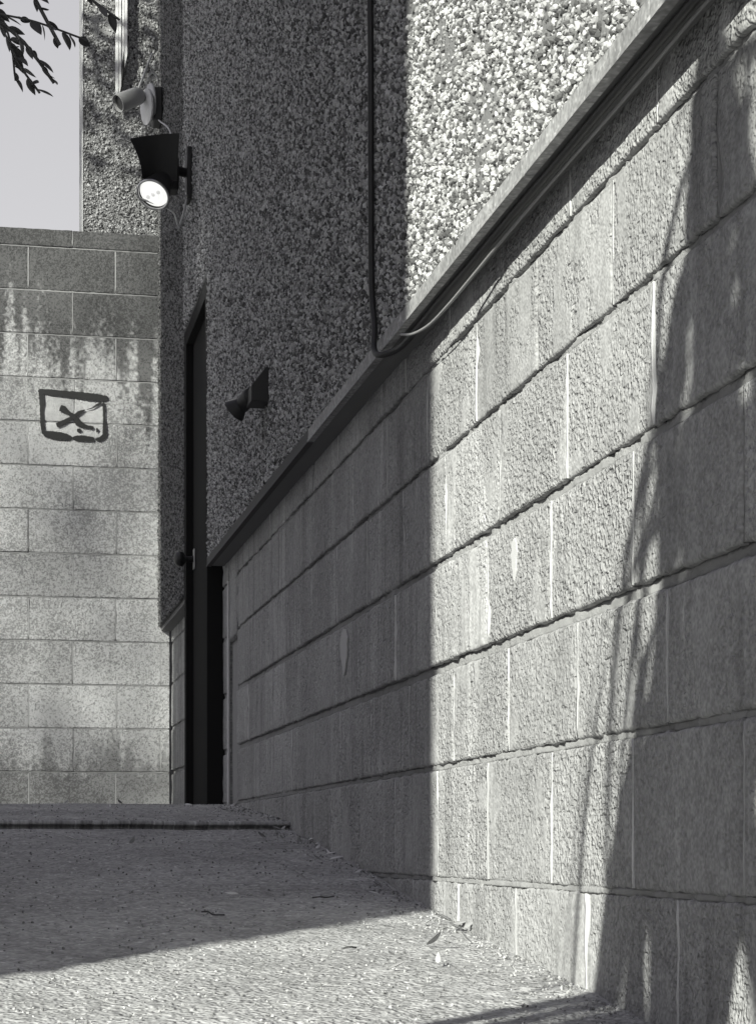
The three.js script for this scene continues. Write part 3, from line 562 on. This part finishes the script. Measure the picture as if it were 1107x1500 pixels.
{ // unseen tall tree added behind the photographer, in the line of the sun: it thins the sunlight that reaches the cross wall
  const X = -28.1, TT = -18.6, c0 = P(X, 19.2, TT), T = thing('sun_filter_tree', 'unseen tall airy tree added far behind, filtering the low sun', 'tree', P(X, -0.8, TT));
  const root = baseOf.get(T), bark = grey(0.1, 0.95), N = 7000, g = leafGeo(0.13, 0.065, 0.3, 0.2, 4), m = new THREE.InstancedMesh(g, new THREE.MeshStandardMaterial({ color: new THREE.Color().setRGB(0.06, 0.06, 0.06), roughness: 0.7, side: THREE.DoubleSide }), N), o = new THREE.Object3D();
  part('trunk', mergeGeometries([rod(P(X, -0.85, TT), P(X + 0.1, 9, TT), 0.35, 0.2), rod(P(X + 0.1, 8.9, TT), P(X, 20, TT), 0.2, 0.04)]), bark, T);
  for (let k = 0; k < 9; k++) { const a = k * 2.4, h = 15.5 + k * 0.5; part('branch', rod(P(X, h, TT), P(X + Math.cos(a) * 2.0, h + 1.4, TT + Math.sin(a) * 2.0), 0.05, 0.015), bark, T); }
  for (let i = 0; i < N; i++) { const a = rnd() * 6.283, b = Math.acos(rr(-1, 1)), q = Math.cbrt(rnd()); o.position.set(c0.x + 2.7 * q * Math.sin(b) * Math.cos(a), c0.y + 3.9 * q * Math.cos(b), c0.z + 2.7 * q * Math.sin(b) * Math.sin(a)).sub(root); o.rotation.set(rnd() * 6.28, rnd() * 6.28, rnd() * 6.28); o.scale.setScalar(rr(0.7, 1.3)); o.updateMatrix(); m.setMatrixAt(i, o.matrix); }
  m.name = 'crown'; m.userData.kind = 'stuff'; T.add(m);
}
{ // strap-leaved palm lily beside the photographer: its drooping leaves throw the streaked shadow
  const cx = -0.8, ct = 0.70, g0 = groundH(0, ct);
  const T = thing('palm_lily', 'tall strap-leaved palm lily with a shaggy drooping head', 'plant', P(cx, g0, ct));
  const root = baseOf.get(T), bark = grey(0.16, 0.95), lm = [0.05, 0.07, 0.09].map((v) => new THREE.MeshStandardMaterial({ color: new THREE.Color().setRGB(v, v, v), roughness: 0.55, side: THREE.DoubleSide }));
  part('trunk', lathe([[0.07, -0.05], [0.06, 0.1], [0.048, 0.6], [0.045, 1.4], [0.05, 2.05], [0.05, 2.4], [0.0001, 2.5]], P(cx, g0, ct), new THREE.Vector3(0, 1, 0), 16), bark, T);
  const strap = (L, W, a0, fall) => {
    const pos = [], idx = [], n = 16; let x = 0, y = 0;
    for (let i = 0; i <= n; i++) {
      const q = i / n, w = W * 0.5 * Math.min(1, 0.45 + q * 3) * Math.pow(1 - q, 0.4) + 0.001, a = -1.52 + (a0 + 1.52) * Math.exp(-fall * q);
      pos.push(x, y, -w, x, y - 0.25 * w, 0, x, y, w); x += Math.cos(a) * L / n; y += Math.sin(a) * L / n;
    }
    for (let i = 0; i < n; i++) { const b = i * 3; idx.push(b, b + 1, b + 3, b + 1, b + 4, b + 3, b + 1, b + 2, b + 4, b + 2, b + 5, b + 4); }
    const g = new THREE.BufferGeometry(); g.setAttribute('position', new THREE.Float32BufferAttribute(pos, 3)); g.setIndex(idx); g.computeVertexNormals(); return g;
  };
  const geos = [strap(0.95, 0.075, 0.2, 5.0), strap(1.05, 0.085, 0.5, 5.0), strap(0.9, 0.07, -0.3, 4.0), strap(1.1, 0.08, 0.7, 4.4)];
  for (let i = 0; i < 72; i++) {
    const m = new THREE.Mesh(geos[i % 4], lm[i % 3]); m.name = 'leaf'; const k = i / 72;
    m.position.copy(P(cx, g0 + 1.5 + 0.95 * k, ct)).sub(root); m.rotation.order = 'YZX';
    m.rotation.set(rr(-0.3, 0.3), i * 2.399 + rr(-0.2, 0.2), rr(-0.12, 0.12)); m.scale.setScalar((1.22 - 0.82 * k) * rr(0.85, 1.1)); m.castShadow = m.receiveShadow = true; T.add(m);
  }
}

// ---------------------------------------------------------------- litter on the ground
{
  const G = new THREE.InstancedMesh(chipGeo, chipMat, 7000), o = new THREE.Object3D(), c = new THREE.Color();
  for (let i = 0; i < 7000; i++) {
    const t = 2.5 + 6.8 * Math.pow(rnd(), 1.5), x = rr(-0.4, 0.868), near = rnd() < 0.3 ? WALL - Math.abs(rr(0, 0.12) * rr(0, 1)) - 0.004 : x, r = 0.0019 * rr(0.5, 1.6);
    o.position.copy(P(near, groundH(near, t) + 0.001 + 0.010 * (fb(near * 3, t * 3, 73) - 0.5), t)); o.rotation.set(rnd() * 6, rnd() * 6, rnd() * 6); o.scale.set(r * rr(0.8, 1.5), r * 0.8, r); o.updateMatrix(); G.setMatrixAt(i, o.matrix);
    const k = rnd() < 0.5 ? rr(0.12, 0.25) : rr(0.3, 0.5); G.setColorAt(i, c.setRGB(k, k, k));
  }
  G.name = 'grit'; G.userData = { label: 'fine grit and small stones strewn over the paving', category: 'grit', kind: 'stuff' }; scene.add(G);
  const dry = [0.3, 0.45, 0.6].map((v) => new THREE.MeshStandardMaterial({ color: new THREE.Color().setRGB(v, v, v), roughness: 0.85, side: THREE.DoubleSide }));
  const geos = [leafGeo(0.045, 0.02, -0.8, -0.35), leafGeo(0.035, 0.018, -0.5, -0.6), leafGeo(0.05, 0.014, -0.9, -0.15)];
  const spots = [[0.62, 3.05], [0.71, 3.10], [0.66, 3.2], [0.74, 3.32], [0.80, 3.62], [0.52, 4.1], [0.70, 4.35], [0.78, 4.6], [0.82, 4.75], [0.60, 4.5], [0.45, 4.9], [0.84, 5.05], [0.76, 5.4], [0.38, 5.2], [0.25, 5.3], [0.84, 5.65], [0.30, 5.85], [0.55, 6.0], [0.62, 6.3], [0.70, 6.2], [0.42, 6.6], [0.78, 6.4], [0.82, 6.7], [0.15, 5.9], [0.5, 7.2], [0.6, 8.0], [0.7, 7.0], [0.35, 8.6], [0.83, 5.25], [0.81, 4.3]];
  for (let k = 0; k < 26; k++) spots.push([WALL - 0.01 - 0.09 * rnd() * rnd(), rr(3.2, 6.8)]);
  spots.forEach(([x, t], i) => {
    const m = new THREE.Mesh(geos[i % 3], dry[i % 3]); m.name = numbered('fallen_leaf');
    m.position.copy(P(x, groundH(x, t) + 0.005, t)); m.rotation.set(rr(-0.3, 0.3), rnd() * 6.28, rr(-0.15, 0.3)); m.scale.setScalar(rr(0.45, 0.85));
    m.castShadow = m.receiveShadow = true;
    const [label, group] = x > 0.765 ? ['small curled dead leaf lodged along the foot of the long block wall', 'dead leaves along the wall foot'] : t > 5.72 ? ['small dead leaf on the upper slab beyond the low step', 'dead leaves on the upper slab'] : t < 3.6 ? ['curled pale dead leaf on the sunlit paving by the long wall', 'dead leaves on the sunlit paving'] : ['small curled dead leaf on the shaded ramp below the step', 'dead leaves on the shaded ramp'];
    m.userData = { label, category: 'leaf', group }; scene.add(m);
  });
  const tw = [['thin crooked dark twig lying in the shaded paving', [[0.415, 3.82], [0.425, 3.79], [0.43, 3.775], [0.448, 3.74]]], ['short dark twig lying near the foot of the long wall', [[0.66, 4.02], [0.675, 4.012], [0.69, 4.025], [0.705, 4.02]]], ['thin dark twig lying on the sunlit paving', [[0.59, 3.28], [0.60, 3.272], [0.613, 3.285]]]];
  for (const [label, pts] of tw) {
    const T = thing('twig', label, 'twig', P(pts[0][0], groundH(0, pts[0][1]), pts[0][1]));
    part('stem', tube(pts.map(([x, t], i) => P(x, groundH(x, t) + 0.006 + 0.003 * (i & 1), t)), 0.0016, 16, 5), grey(0.05, 0.9), T);
  }
}
scene.traverse((o) => { if (o.isMesh) { o.castShadow = o.receiveShadow = true; } });
renderer.render(scene, camera);
